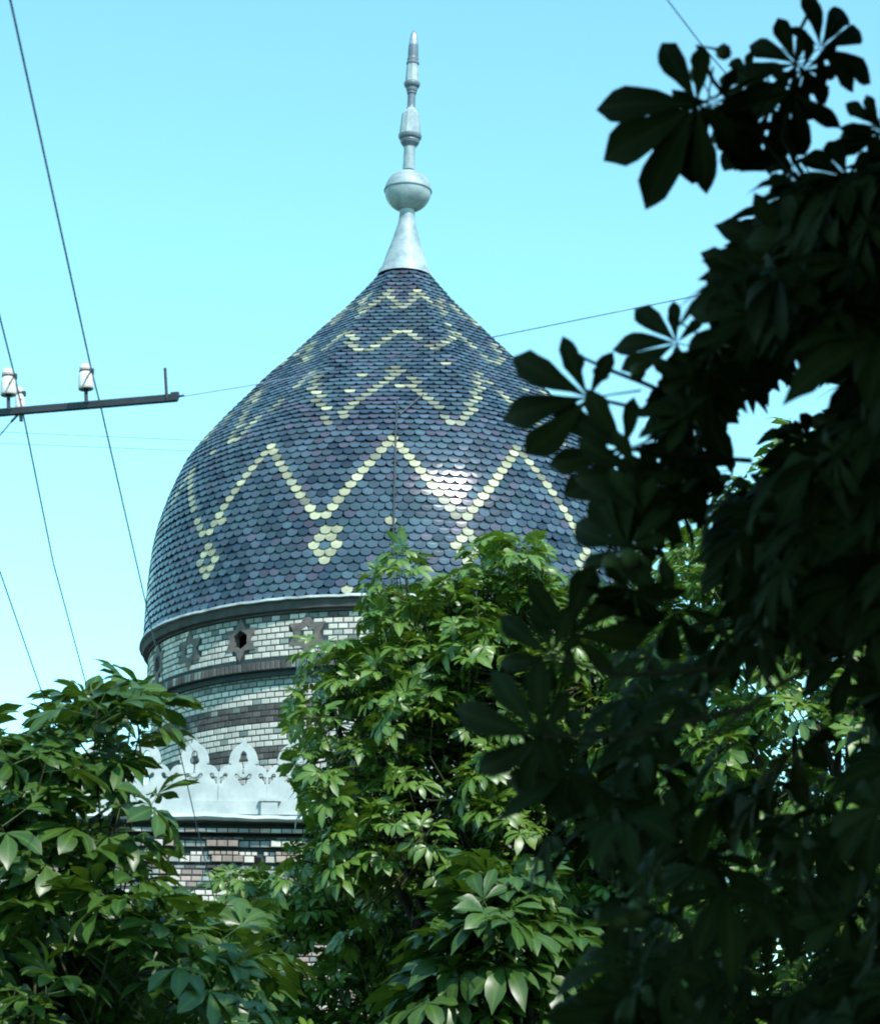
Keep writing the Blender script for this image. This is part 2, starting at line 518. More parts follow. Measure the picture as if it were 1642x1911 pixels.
# fascia and soffit
mb = MB()
mb.lathe([(3.495, Z0 - 0.04), (3.485, z_fas), (3.43, z_fas - 0.015), (3.43, z_fas - 0.035), (R1 - 0.02, z_fas - 0.04)], (CX, D, 0), 128)
obj('fascia', mb.mesh('fascia', M_EAVE), drum)


# brick: x along, y up, z out
def brick_shape(w, h, d=0.03, c=0.006):
    x, y = w / 2, h / 2
    v = [(-x, -y, -d), (x, -y, -d), (x, y, -d), (-x, y, -d), (-x, -y, -c), (x, -y, -c), (x, y, -c), (-x, y, -c), (-x + c, -y + c, 0), (x - c, -y + c, 0), (x - c, y - c, 0), (-x + c, y - c, 0)]
    f = [(0, 1, 5, 4), (1, 2, 6, 5), (2, 3, 7, 6), (3, 0, 4, 7), (4, 5, 9, 8), (5, 6, 10, 9), (6, 7, 11, 10), (7, 4, 8, 11), (8, 9, 10, 11)]
    return np.array(v), np.array(f)

class Brickwork:
    """bricks of one wall: the 300 that show largest become objects, the rest one joined part"""
    def __init__(s, parent, name='brick', rest='brickwork'):
        s.p, s.name, s.rest, s.l, s.shape = parent, name, rest, [], {}
    def add(s, p, t, u, n, w, h, mi, prio=True):
        key = (round(w, 4), round(h, 4))
        if key not in s.shape: s.shape[key] = (brick_shape(w, h), {})
        a = random.gauss(0, 0.006)
        t2 = t * math.cos(a) + u * math.sin(a); u2 = u * math.cos(a) - t * math.sin(a)
        M = np.eye(4); M[:3, 0], M[:3, 1], M[:3, 2], M[:3, 3] = t2, u2, n, np.asarray(p) + n * random.uniform(-0.003, 0.003)
        x, y, z = proj(M[:3, 3]); fc = float(np.dot(n, nrm(CE - M[:3, 3])))
        s.l.append((w * h * fc / z ** 2 if prio and fc > 0 and s.seen(x, y) else 0, key, M, mi))
    def seen(s, x, y): return True
    def build(s, most=300):
        od = sorted(range(len(s.l)), key=lambda i: -s.l[i][0])
        top = set(i for i in od[:most] if s.l[i][0] > 0)
        V, Fs, MI, b = [], [], [], 0
        for i, (sc, key, M, mi) in enumerate(s.l):
            (v, f), cache = s.shape[key]
            if i in top:
                if mi not in cache: cache[mi] = mesh_np(s.name, v, f, M_BRICK[mi])
                o = bpy.data.objects.new(s.name, cache[mi]); COL.objects.link(o)
                place(o, s.p, Matrix(M.tolist()))
            else:
                V.append(np.concatenate([v, np.ones((len(v), 1))], 1) @ M.T); Fs.append(f + b); b += len(v); MI += [mi] * len(f)
        if V:
            obj(s.rest, mesh_np(s.rest, np.concatenate(V)[:, :3], np.concatenate(Fs), M_BRICK, MI), s.p, 'stuff')

bw = Brickwork(drum)
bw.seen = lambda x, y: 300 < x < 640 and y < 1440
up = np.array([0, 0, 1.0])
def ring(z, h, R, w, stag, fn):
    n = int(round(2 * math.pi * R / (w + 0.014)))
    for k in range(n):
        th = 2 * math.pi * (k + stag) / n
        if math.cos(th) < -0.25: continue
        nn = np.array([math.sin(th), -math.cos(th), 0]); t = np.array([math.cos(th), math.sin(th), 0])
        mi = fn(th, z)
        if mi is None: continue
        bw.add(np.array([CX, D, z]) + nn * (R + 0.007), t, up, nn, w, h, mi)
bh, bg = 0.062, 0.0775
z = z_fas - 0.08; i = 0
while z > z_l1 + 0.02:
    def fn(th, z):
        u, v, k = star_uv(th, z)
        if k % 2 == 0 and in_hex(u, v, 0.15): return None
        if k % 2 and in_hex(u, v, 0.125): return 0 if random.random() < 0.9 else 1
        if in_star(u, v, SR + 0.02): return None
        # triangles of brown brick between the stars at the top, scattered soot
        if v > 0.19 and random.random() < 0.6: return 1 if random.random() < 0.6 else 2
        if v > 0.27: return random.choice((1, 2, 2))
        return 0 if random.random() < 0.87 else 1
    ring(z, bh, R1, 0.116, 0.5 * (i % 2), fn)
    z -= bg; i += 1
# soldier course on the ledge
hs = z_l1 - z_l0
ring((z_l1 + z_l0) / 2, hs - 0.012, RL - 0.02, 0.058, 0, lambda th, z: 1 if random.random() < 0.28 else 2)
z = z_l0 - 0.04
z = z_r1 - 0.01; i = 0
while z > Z_LOW:
    def fn(th, z):
        if z_b0 < z < z_b1 or z_c0 < z < z_c1 or (z < z_c0 - 0.35 and z > z_c0 - 0.55): return 2 if random.random() < 0.92 else 1
        if z > z_r1 - 0.09: return 1  # rows just below the ledge take the darker brick, painting in its shadow
        return 0 if random.random() < 0.93 else 1
    ring(z, bh, R2, 0.116, 0.5 * (i % 2), fn)
    z -= bg; i += 1
bw.build()

# terracotta stars of the frieze, each one plate bent to the drum
def star_plate(kk):
    th0 = STAR_T0 + kk * 2 * math.pi / STAR_N
    a_in = 0.125 if kk % 2 == 0 else 0.105
    rings = []
    outer, inner = [], []
    for j in range(12):
        a = math.pi / 2 + j * math.pi / 6
        rr = SR if j % 2 == 0 else SR * 0.5774
        outer.append((rr * math.cos(a), rr * math.sin(a)))
        ri = a_in if j % 2 == 0 else a_in * 0.866
        inner.append((ri * math.cos(a), ri * math.sin(a)))
    # tip points of a hexagram lie on the same rays as the pointy-top hexagon's corners
    v, f = [], []
    for (pts, off) in ((outer, -0.02), (outer, 0.018), (inner, 0.018), (inner, -0.10)):
        for (x, y) in pts:
            th = th0 + x / R1; R = R1 + off
            v.append((CX + R * math.sin(th), D - R * math.cos(th), z_star + y))
    for q in range(3):
        for j in range(12):
            f.append((q * 12 + j, q * 12 + (j + 1) % 12, (q + 1) * 12 + (j + 1) % 12, (q + 1) * 12 + j))
    return mesh_np('star_panel', v, f, M_TERRA)
for kk in range(-3, 8):
    obj('star_panel', star_plate(kk), drum)

# finial, leaning a little to the right as in the photograph
zb = P(753, 508, D)[2] - 0.06
FA = nrm((math.tan(math.radians(1.15)), 0, 1))
fb = np.array([CX, D, zb])
def fz(py):      # distance along the finial's axis at which a pixel row lies
    return (P(758, py, D)[2] - zb)
def fr(px_half, py):
    return px_half / (F / proj(fb + FA * fz(py))[2])
def prof(*pts): return [(fr(r, y), fz(y)) for r, y in pts]
mb = MB(); mb.lathe([(fr(52, 512), -0.02)] + prof((49, 508), (44, 501), (39, 487), (35, 474), (29, 458), (25, 446), (21, 432), (16.5, 418), (14.8, 408), (14, 392)), fb, 8 * 5, FA)
fin = obj('finial', mb.mesh('finial', M_ZINC, True), bld)
ballz, ballr = fz(357), fr(43.5, 357)
mb = MB(); mb.lathe([(ballr * 1.0 * math.sin(a), ballz - 0.94 * ballr * math.cos(a)) for a in np.linspace(0.31, math.pi - 0.02, 24)], fb, 40, FA)
ball = obj('ball', mb.mesh('ball', M_ZINC, True), fin)
mb = MB(); mb.lathe([(ballr * 0.98, ballz + 0.012), (ballr * 1.035, ballz + 0.008), (ballr * 1.035, ballz - 0.008), (ballr * 0.98, ballz - 0.012)], fb, 40, FA)
obj('seam_rim', mb.mesh('seam_rim', M_ZINC_DARK, False), fin)
mb = MB(); mb.lathe(prof((11.5, 318), (10.8, 300), (10.4, 278), (11.5, 274)), fb, 20, FA)
obj('stem', mb.mesh('stem', M_ZINC, True), fin)
mb = MB(); mb.lathe(prof((11.5, 275), (13, 273), (17, 268), (18.5, 264), (18, 262), (21, 259), (22, 256), (22, 253), (20.5, 252)), fb, 24, FA)
obj('collar', mb.mesh('collar', M_ZINC_DARK, False), fin)
mb = MB(); mb.lathe(prof((20.5, 252), (19.5, 240), (17.5, 220), (16.5, 213), (12, 208), (9, 204), (8.3, 201)), fb, 10, FA)
obj('vase', mb.mesh('vase', M_ZINC, False), fin)
mb = MB(); mb.lathe(prof((8.6, 202), (7.6, 198), (7.3, 186), (7.4, 177), (9, 175), (9, 172), (10.5, 169), (11, 165), (14.5, 161), (15.5, 158), (15.2, 155), (13, 153)), fb, 20, FA)
obj('collar', mb.mesh('collar', M_ZINC_DARK, False), fin)
mb = MB(); mb.lathe(prof((13, 153), (12.2, 138), (11, 122), (10.6, 120)), fb, 8, FA)
obj('vase', mb.mesh('vase', M_ZINC, False), fin)
mb = MB(); mb.lathe(prof((11.8, 120), (12, 117), (10.6, 115), (10.9, 110), (9.8, 107), (9.6, 96), (9.2, 86), (9.0, 84)), fb, 20, FA)
obj('collar', mb.mesh('collar', M_ZINC_DARK, False), fin)
mb = MB(); mb.lathe(prof((9.0, 84), (8.4, 76), (6.8, 67), (4.0, 60), (1.2, 56.5), (0.1, 56)), fb, 16, FA)
obj('spike', mb.mesh('spike', M_TIP, True), fin)

# ---- facade in front of the drum
YF = 32.35
PXM = 1.0 / (P(454, 1450, YF)[0] - P(453, 1450, YF)[0])          # pixels per metre on the facade
def fx(px): return P(px, 1480, YF)[0]
def fzz(py): return P(453, py, YF)[2]
Z_PAR = fzz(1532)            # underside of the parapet
XL, XR = fx(-420), fx(1250)

def curve_plate(name, loops, thick, matl):
    """flat plate with holes: loops of (x, z), first one outer; faces -Y"""
    cu = bpy.data.curves.new(name, 'CURVE'); cu.dimensions = '2D'; cu.fill_mode = 'BOTH'
    cu.extrude = thick / 2; cu.bevel_depth = 0.006; cu.bevel_resolution = 1
    for lp in loops:
        sp = cu.splines.new('POLY'); sp.points.add(len(lp) - 1)
        for p, q in zip(sp.points, lp): p.co = (q[0], q[1], 0, 1)
        sp.use_cyclic_u = True
    ob = bpy.data.objects.new(name, cu); COL.objects.link(ob)
    me = bpy.data.meshes.new_from_object(ob.evaluated_get(bpy.context.evaluated_depsgraph_get()))
    bpy.data.objects.remove(ob)
    me.materials.clear(); me.materials.append(matl)
    me.transform(Matrix.Rotation(math.pi / 2, 4, 'X'))
    return me

K = 1.0 / 6.842 / PXM           # metres per pixel of the enlarged view the outline was read from
def Q(x, y): return (x * K, (1130 - y) * K)
half = [(0, 128), (20, 136), (27, 155), (22, 175), (45, 200), (85, 228), (125, 262), (155, 310), (172, 365), (180, 425), (176, 445), (150, 447), (146, 466), (165, 476), (205, 476), (245, 492), (276, 520), (296, 552), (304, 575)]
outer = [Q(x, y) for x, y in half] + [Q(304, 1130), Q(-304, 1130)] + [Q(-x, y) for x, y in reversed(half[1:])]
key = [(0, 312), (22, 326), (35, 352), (36, 385), (48, 402), (52, 428), (38, 452), (14, 462), (10, 520), (18, 545), (0, 556)]
tre = [(0, 632), (32, 620), (58, 588), (82, 585), (94, 606), (84, 640), (56, 654), (42, 690), (18, 716), (0, 720)]
def big(pts, f, c): return [((x * f), c + (y - c) * f) for x, y in pts]
key, tre = big(key, 1.28, 430), big(tre, 1.22, 640)
keyhole = [Q(x, y) for x, y in key] + [Q(-x, y) for x, y in reversed(key[1:-1])]
trefoil = [Q(x, y) for x, y in tre] + [Q(-x, y) for x, y in reversed(tre[1:-1])]
# half hearts at both joints
hh = [(299, 622), (270, 618), (262, 590), (238, 578), (216, 590), (214, 620), (234, 648), (262, 664), (280, 700), (299, 740)]
hh = [(299 - (299 - x) * 1.25, 640 + (y - 640) * 1.2) if x < 298 else (x, y) for x, y in hh]
heart_r = [Q(x, y) for x, y in hh]; heart_l = [Q(-x, y) for x, y in reversed(hh)]
mer_mesh = curve_plate('merlon', [outer, keyhole, trefoil, heart_r, heart_l], 0.07, M_WHITE)
step = 90.6 / PXM
zm = fzz(1360 + 1130 / 6.842)
# plinth of the parapet and its drip moulding
mb = MB()
za, zc = zm + 0.0, Z_PAR
mb.box(((XL + XR) / 2, YF + 0.02, fzz(1509)), ((XR - XL) / 2, 0.10, 14 / PXM / 2 + 0.035))
par = obj('parapet', mb.mesh('parapet', M_WHITE), bld)
zm = fzz(1360 + 1130 / 6.842)
for k in range(-9, 9):
    o = bpy.data.objects.new('merlon', mer_mesh); COL.objects.link(o)
    o['label'] = 'white pierced merlon with ogee top'
    place(o, par, Matrix.Translation((fx(453) + k * step, YF, zm)) @ Matrix.Rotation(random.gauss(0, 0.006), 4, 'Y'))
mb = MB()
xs = np.linspace(XL, XR, 90)
wob = np.convolve(RNG.normal(0, 0.02, 90), np.ones(5) / 5, 'same')
v, f = [], []
for x, q in zip(xs, wob):
    for (yy, zz) in ((YF + 0.1, fzz(1519)), (YF - 0.16 + q * .4, fzz(1524) + q), (YF - 0.20 + q, fzz(1531) + q), (YF - 0.17 + q, fzz(1535) + q * .6), (YF + 0.1, fzz(1535))):
        v.append((x, yy, zz))
for i in range(89):
    for j in range(4): f.append((i * 5 + j, i * 5 + j + 1, (i + 1) * 5 + j + 1, (i + 1) * 5 + j))
mb.add(v, f)
mb.box((fx(505), YF - 0.06, fzz(1512)), (0.10, 0.09, 0.075)); mb.box((fx(506), YF - 0.05, fzz(1495)), (0.13, 0.10, 0.02))
obj('coping', mb.mesh('coping', M_WHITE), par)

# wall body below
wall = None
mb = MB()
zt = fzz(1535)
YB = YF + 0.06
mb.box(((XL + XR) / 2, YB + 4.532, zt / 2 - 0.002), ((XR - XL) / 2, 4.5, zt / 2 - 0.002))
wall = obj('wall', mb.mesh('wall', M_MORTAR), bld)
mb = MB()
mb.box(((XL + XR) / 2, YB + 4.6, zt + 0.03), ((XR - XL) / 2 - 0.02, 4.3, 0.03))
obj('flat_roof', mb.mesh('flat_roof', M_ROOF), bld)

wb = Brickwork(wall)
wb.seen = lambda x, y: 0 < x < 560 and y < 1780
ex, ey = np.array([1.0, 0, 0]), np.array([0, -1.0, 0])
PIER = 630 / 6.842 / 1.0
def course(py0, py1, out, w, fn, x0=-420, x1=1240, stag=0):
    z1, z0 = fzz(py0), fzz(py1); h = z1 - z0
    x = fx(x0) + stag * (w + 0.012)
    while x < fx(x1):
        px = 453 + (x - fx(453)) * PXM
        r = fn(px)
        if r is not None:
            mi, o2 = r
            wb.add((x, YB - out - o2, (z0 + z1) / 2), ex, up, ey, w, h - 0.010, mi)
            if out + o2 > 0.03:      # deep corbels carry a solid body behind the face
                slab.box((x, YB - (out + o2) / 2 + 0.012, (z0 + z1) / 2), (w / 2 + 0.006, (out + o2) / 2 - 0.014, h / 2))
        x += w + 0.012
slab = MB()
def rep(px, a=421, p=126):         # position inside the rhythm of brick piers along the facade
    return (px - a + p / 2) % p - p / 2
course(1547, 1556, 0.13, 0.118, lambda px: (random.choice((3, 3, 4, 0)), 0))
def c2(px):
    q = rep(px)
    if abs(q) < 34: return (random.choice((0, 3, 0)), 0.05)
    return (4 if random.random() < .8 else 1, 0.0)
course(1562, 1568, 0.02, 0.118, lambda px: (2, 0.05) if abs(rep(px)) < 34 else (2, 0.0), stag=.5)
course(1568, 1581, 0.03, 0.118, c2)
def c3(px):
    q = rep(px)
    if abs(q) < 29: return (3, 0.05)
    if abs(abs(q) - 63) < 6: return None
    return (0 if random.random() < .7 else 4, 0.0)
course(1588, 1596, 0.0, 0.062, lambda px: (3, 0.05) if abs(rep(px)) < 29 else ((0, 0) if abs(abs(rep(px)) - 63) > 6 else None))
course(1596, 1609, 0.0, 0.118, c3, stag=.5)
course(1614, 1621, -0.02, 0.118, lambda px: (2, 0.05) if abs(rep(px)) < 25 else ((4, 0) if abs(rep(px)) < 48 else (2, -0.004)))
def c4(px):
    q = rep(px)
    if q < -25 and q > -48: return (4, 0.0)
    if abs(q) < 25: return (random.choice((3, 4)), 0.04)
    if abs(q) < 48: return (0, 0.02)
    return (3, -0.004)
for a in (1622, 1634, 1645):
    course(a, a + 10, -0.02, 0.118, c4, stag=random.random())
z = 1660; i = 0
while z < 2330:
    bandk = (i // 2) % 3
    course(z, z + 10.2, -0.012, 0.235 if i % 2 else 0.118, (lambda px: (3 if random.random() < .8 else 4, 0)) if bandk else (lambda px: (0, 0)), -60, 700, stag=0.5 * (i % 2))
    z += 11.2; i += 1
wb.build()
obj('corbel_body', slab.mesh('corbel_body', M_MORTAR), wall)
for k in range(-4, 7):
    mb = MB()
    mb.box((fx(421 + 63 + 126 * k), YB + 0.028, fzz(1605)), (0.04, 0.004, 0.045))
    obj('putlog_hole', mb.mesh('putlog_hole', M_BLACK), wall)

# ------------------------------------------------------------------ telephone pole, crossarm, insulators, wires
A1, A0 = P(328, 741, 11.9), P(-60, 774, 12.42)
ad = nrm(A1 - A0); ay = nrm(np.cross(up, ad)); az = np.cross(ad, ay)
AX = np.array([ad, ay, az])
PA = A0 - ad * 0.35
pole = thing('telephone_pole', (PA[0], PA[1] + 0.16, 0), 'iron crossarm with white porcelain insulators reaching in from the left against the sky', 'utility pole')
mb = MB(); mb.tube([(PA[0], PA[1] + 0.16, 0), (PA[0], PA[1] + 0.16, PA[2] + 0.7)], [0.13, 0.10], 16)
obj('pole', mb.mesh('pole', M_WOOD, True), pole)
mb = MB()
L = np.linalg.norm(A1 - PA) / 2; mid = (A1 + PA) / 2
mb.box(mid, (L, 0.004, 0.016), AX)
mb.box(mid + ay * 0.018 + az * 0.015, (L, 0.018, 0.003), AX)
mb.box(mid + ay * 0.034, (L - .01, 0.004, 0.0125), AX)
obj('crossarm', mb.mesh('crossarm', M_IRON), pole)
mb = MB()
p0 = P(312, 741, 11.92); p1 = P(308.5, 687, 11.92)
mb.tube([p0 - az * .01, p1], 0.0075, 10)
obj('bare_pin', mb.mesh('bare_pin', M_IRON), pole)
mb = MB(); mb.tube([A1 - ad * 0.01, A1 + ad * 0.045 + az * 0.004], 0.006, 8); mb.box(A1 + az * 0.004 - ad * 0.005, (0.02, 0.008, 0.02), AX)
obj('end_bolt', mb.mesh('end_bolt', M_IRON), pole)
mb = MB(); mb.tube([P(38, 770, 12.3), P(22, 787, 12.34)], 0.006, 8); mb.tube([P(22, 787, 12.34), P(-40, 860, 12.5)], 0.003, 6)
obj('brace', mb.mesh('brace', M_IRON), pole)

def insulator(px, y_top, y_bot, y_arm, Y, halfw, tilt):
    """porcelain bell on an iron pin"""
    top, bot, arm = P(px, y_top, Y), P(px + tilt, y_bot, Y), P(px + tilt * 1.3, y_arm, Y)
    a = nrm(top - bot); Lh = np.linalg.norm(top - bot); k = Y / 5000 * halfw * 1.03
    pr = [(0.40, 0.02), (0.93, 0.0), (1.0, 0.03), (0.98, 0.2), (0.93, 0.45), (0.86, 0.60), (0.74, 0.655), (0.66, 0.68), (0.66, 0.735), (0.74, 0.77), (0.78, 0.82), (0.72, 0.90), (0.55, 0.965), (0.28, 0.995), (0.0, 1.0)]
    mb = MB(); mb.lathe([(r * k, h * Lh) for r, h in pr], bot, 24, a)
    ins = obj('insulator', mb.mesh('insulator', M_PORC, True), pole)
    mb = MB(); mb.lathe([(0.35 * k, -0.02 * Lh), (0.35 * k, 0.02 * Lh)], bot, 12, a, cap=True)
    mb.tube([arm - a * .012, bot + a * 0.01], [0.0095, 0.0095], 10)
    mb.lathe([(0.80 * k, 0.0), (0.80 * k, 0.012 * Lh), (0.4 * k, 0.02 * Lh)], bot, 16, a)
    obj('pin', mb.mesh('pin', M_IRON), ins)
    mb = MB()
    n = 20; neck = bot + a * Lh * 0.708
    ex_ = nrm(np.cross(a, (0, 1, 0))); ey_ = np.cross(a, ex_)
    mb.tube([neck + 0.70 * k * (ex_ * math.cos(t) + ey_ * math.sin(t)) for t in np.linspace(0, 2 * math.pi, n)], 0.0042, 6)
    sd_ = neck + ex_ * -0.80 * k
    side = neck + nrm(CR) * 0.82 * k
    mb.box(side, (0.011, 0.012, 0.012))
    mb.tube([side, bot + a * Lh * 0.36 + nrm(CR) * 0.28 * k - np.array([0, .97 * k, 0])], 0.003, 6)
    obj('tie_wire', mb.mesh('tie_wire', M_IRON), ins)
    return side
N1 = insulator(159, 679, 727, 747, 12.05, 15, 2)
N2 = insulator(15.5, 688, 738, 760, 12.25, 15.5, 1)
N3 = insulator(36, 722, 766, 782, 13.0, 10, 3)
mb = MB(); mb.tube([P(39, 782, 13.0), P(38, 768, 12.33)], 0.008, 8)
obj('bracket', mb.mesh('bracket', M_IRON), pole)

def wire(name, label, pts, rad, sag=0.0, group=None, cat='wire'):
    mb = MB(); out = []
    for a, b_ in zip(pts[:-1], pts[1:]):
        a, b_ = np.asarray(a, float), np.asarray(b_, float)
        for t in np.linspace(0, 1, 13)[:-1]:
            out.append(a * (1 - t) + b_ * t - up * sag * 4 * t * (1 - t))
    out.append(np.asarray(pts[-1], float))
    mb.tube(out, rad, 6)
    o = obj(name, mb.mesh(name, M_WIRE))
    o['label'], o['category'] = label, cat
    if group: o['group'] = group
    return o
GW = 'telephone wires on the left'
def far_of(n, px, py, Y): return P(px, py, Y)
def near_of(n, px, py, Y):
    q = P(px, py, Y); return q + (q - n) * 0.8
wire('overhead_wire', 'steel wire tied to the right-hand insulator, running down to the left edge of the dome', [near_of(N1, 20, 0, 8.3), P(20, 0, 8.3), N1, P(187, 752, 12.7), P(270, 1115, 17.0), P(365, 1530, 22.0), P(442, 1850, 32.3)], 0.0044, 0.0, GW)
wire('overhead_wire', 'steel wire tied to the insulator at the picture edge, running down into the left tree', [near_of(N2, 0, 590, 11.4), P(0, 590, 11.4), N2, P(45, 778, 12.8), P(100, 1050, 16.2), P(150, 1235, 18.6), P(250, 1600, 24.0), P(330, 1850, 32.3)], 0.0044, 0.0, GW)
wire('overhead_wire', 'lowest steel wire slanting in from the left edge below the crossarm', [P(-85, 835, 12.6), P(0, 1065, 15.0), P(97, 1345, 18.5), P(180, 1585, 22.5), P(262, 1800, 32.3)], 0.0044, 0.0, GW)
wire('stay_wire', 'thin stay wire from the crossarm tip rising across the dome to the dark leaves', [A1 + ad * 0.04, P(475, 718, 12.0), P(690, 678, 12.1), P(905, 632, 12.2), P(1300, 552, 12.5), P(1750, 455, 12.9)], 0.0024, 0.0)
wire('distant_wire', 'upper of two very thin distant wires level behind the crossarm', [P(-300, 795, 47), P(0, 806, 47), P(370, 822, 47), P(700, 835, 47)], 0.0055, 0.0, 'distant thin wires')
wire('distant_wire', 'lower of two very thin distant wires level behind the crossarm', [P(-300, 815, 47), P(0, 827, 47), P(370, 842, 47), P(700, 853, 47)], 0.0055, 0.0, 'distant thin wires')
wire('thin_wire', 'blurred thin wire slanting from the top edge into the uppermost dark leaf cluster', [P(1205, -60, 7.4), P(1245, 0, 7.4), P(1312, 88, 7.4), P(1420, 215, 7.4), P(1560, 380, 7.4), P(1700, 560, 7.4)], 0.002, 0.0)

# ------------------------------------------------------------------ chestnut leaves
def leaf_shape(seed, wide=0.36, droop=0.25, n=7, pet=0.75, fine=2):
    """palmate compound leaf of unit leaflet length: petiole along +X, blade fanned round its end"""
    rg = np.random.default_rng(seed)
    v, f, rib = [], [], [0.6] * 6
    hub = np.array([pet, 0, 0.0])
    # petiole, three sided
    for x, r in ((0, 0.016), (pet, 0.011)):
        for k in range(3):
            t = 2 * math.pi * k / 3
            v.append((x, r * math.cos(t), r * math.sin(t) + 0.05 * math.sin(math.pi * x / pet)))
    f += [(k, (k + 1) % 3, 3 + (k + 1) % 3, 3 + k) for k in range(3)]
    angs = np.linspace(-118, 118, n) if n == 7 else np.linspace(-85, 85, n)
    T, Wd = {2: ([0.03, 0.20, 0.40, 0.58, 0.72, 0.84, 0.92, 1.0], [0.035, 0.26, 0.62, 0.90, 1.0, 0.84, 0.44, 0.02]),
             1: ([0.03, 0.34, 0.62, 0.84, 1.0], [0.035, 0.48, 1.0, 0.80, 0.02]),
             0: ([0.03, 0.45, 0.78, 1.0], [0.035, 0.60, 1.0, 0.02])}[fine]
    pitch = -0.35
    for a in angs:
        ang = math.radians(a + rg.normal(0, 5))
        c = math.cos(math.radians(a) * 0.75)
        Ln = (0.52 + 0.48 * max(c, 0)) * rg.uniform(0.9, 1.08)
        w = wide * Ln * rg.uniform(0.88, 1.12) * 0.5
        dr = droop * rg.uniform(0.5, 1.6); lift = rg.normal(0, 0.08); tw = rg.normal(0, 0.22); fold = rg.uniform(0.15, 0.45)
        b = len(v)
        side = rg.normal(0, 0.06)
        for t, ww in zip(T, Wd):
            d = t * Ln
            zc = lift * d - dr * d * d * (0.6 + 0.8 * t * t)
            for sgn in (-1, 0, 1):
                y = sgn * ww * w * (1 + rg.normal(0, 0.07)) + side * t * t * Ln
                z = zc + (abs(sgn) * ww * w * fold) + sgn * ww * w * tw + (rg.normal(0, 0.012) if sgn else 0)
                X, Y = d * math.cos(ang) - y * math.sin(ang), d * math.sin(ang) + y * math.cos(ang)
                rib.append(0.0 if sgn else 1.0)
                v.append((X * math.cos(pitch) + z * 0.0 + hub[0], Y, z + X * math.sin(pitch) + hub[2]))
        for i in range(len(T) - 1):
            for k in range(2):
                q = b + i * 3 + k
                f.append((q, q + 1, q + 4, q + 3))
    return np.array(v), np.array(f), np.array(rib)

def frame(x, z, s, p):
    x = nrm(x); z = np.asarray(z, float); z = nrm(z - x * np.dot(x, z)); y = np.cross(z, x)
    M = np.eye(4); M[:3, 0], M[:3, 1], M[:3, 2], M[:3, 3] = x * s, y * s, z * s, p
    return M

def pip(px, py, poly):
    ins = False; j = len(poly) - 1
    for i in range(len(poly)):
        xi, yi = poly[i]; xj, yj = poly[j]
        if (yi > py) != (yj > py) and px < (xj - xi) * (py - yi) / (yj - yi) + xi: ins = not ins
        j = i
    return ins

def in_frame(px, py, m=0): return -m < px < 1642 + m and -m < py < 1911 + m

def ribbed(me, rb):
    at = me.attributes.new('rib', 'FLOAT', 'POINT')
    at.data.foreach_set('value', np.asarray(rb, np.float32))
    return me

def build_tree(name, root_xy, label, group, lm, variants, leaves, twigs, limbs, trunk_r, fork, fruits=(), fr_r=0.02):
    """leaves [(matrix, variant, priority)], twigs [(points, r0, r1)], limbs [(points, r0, r1)]"""
    root = thing(name, (root_xy[0], root_xy[1], 0), label, 'tree', group)
    mb = MB()
    lean = np.asarray(fork) - np.array([root_xy[0], root_xy[1], 0])
    pts = [np.array([root_xy[0], root_xy[1], 0]) + lean * t + np.array([0.05 * math.sin(5 * t), 0.04 * math.cos(4 * t) - 0.04, 0]) for t in np.linspace(0, 1, 8)]
    mb.tube(pts, [trunk_r * (1.35 if i == 0 else 1.0 - 0.35 * i / 7) for i in range(8)], 12)
    obj('trunk', mb.mesh('trunk', M_BARK, True), root)
    for pts, r0, r1 in limbs:
        mb = MB(); mb.tube(pts, list(np.linspace(r0, r1, len(pts))), 8)
        obj('branch', mb.mesh('branch', M_BARK, True), root)
    mb = MB()
    for pts, r0, r1 in twigs: mb.tube(pts, list(np.linspace(r0, r1, len(pts))), 5, cap=False)
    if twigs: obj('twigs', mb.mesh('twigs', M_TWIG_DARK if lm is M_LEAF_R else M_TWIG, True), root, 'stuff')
    order = sorted(range(len(leaves)), key=lambda i: -leaves[i][2])
    top = set(i for i in order[:300] if leaves[i][2] > 0)
    ms = [ribbed(mesh_np('leaf', v, f, lm, None, True), rb) for v, f, rb in variants]
    V, Fs, RB, b = [], [], [], 0
    for i, (M, k, pr) in enumerate(leaves):
        if i in top:
            o = bpy.data.objects.new('leaf', ms[k]); COL.objects.link(o)
            place(o, root, Matrix(M.tolist()))
        else:
            v, f, rb = variants[k]; RB.append(rb)
            V.append(v @ M[:3, :3].T + M[:3, 3]); Fs.append(f + b); b += len(v)
    if V: obj('foliage', ribbed(mesh_np('foliage', np.concatenate(V), np.concatenate(Fs), lm, None, True), np.concatenate(RB)), root, 'stuff')
    for c in fruits:
        mb = MB()
        rg = fr_r * random.uniform(0.85, 1.1)
        mb.lathe([(rg * math.sin(a), -rg * 1.08 * math.cos(a)) for a in np.linspace(0.02, math.pi - 0.02, 9)], c, 12)
        for _ in range(26):
            d = nrm(RNG.normal(0, 1, 3)); t = nrm(np.cross(d, (0.3, 0.2, 0.9))); q = np.cross(d, t); e = rg * 0.16
            p = np.asarray(c) + d * rg * 0.95
            mb.add([p + t * e, p - t * e * .5 + q * e, p - t * e * .5 - q * e, p + d * rg * 0.32], [(0, 1, 3), (1, 2, 3), (2, 0, 3)])
        obj('fruit', mb.mesh('fruit', M_FRUIT, False), root)
    return root

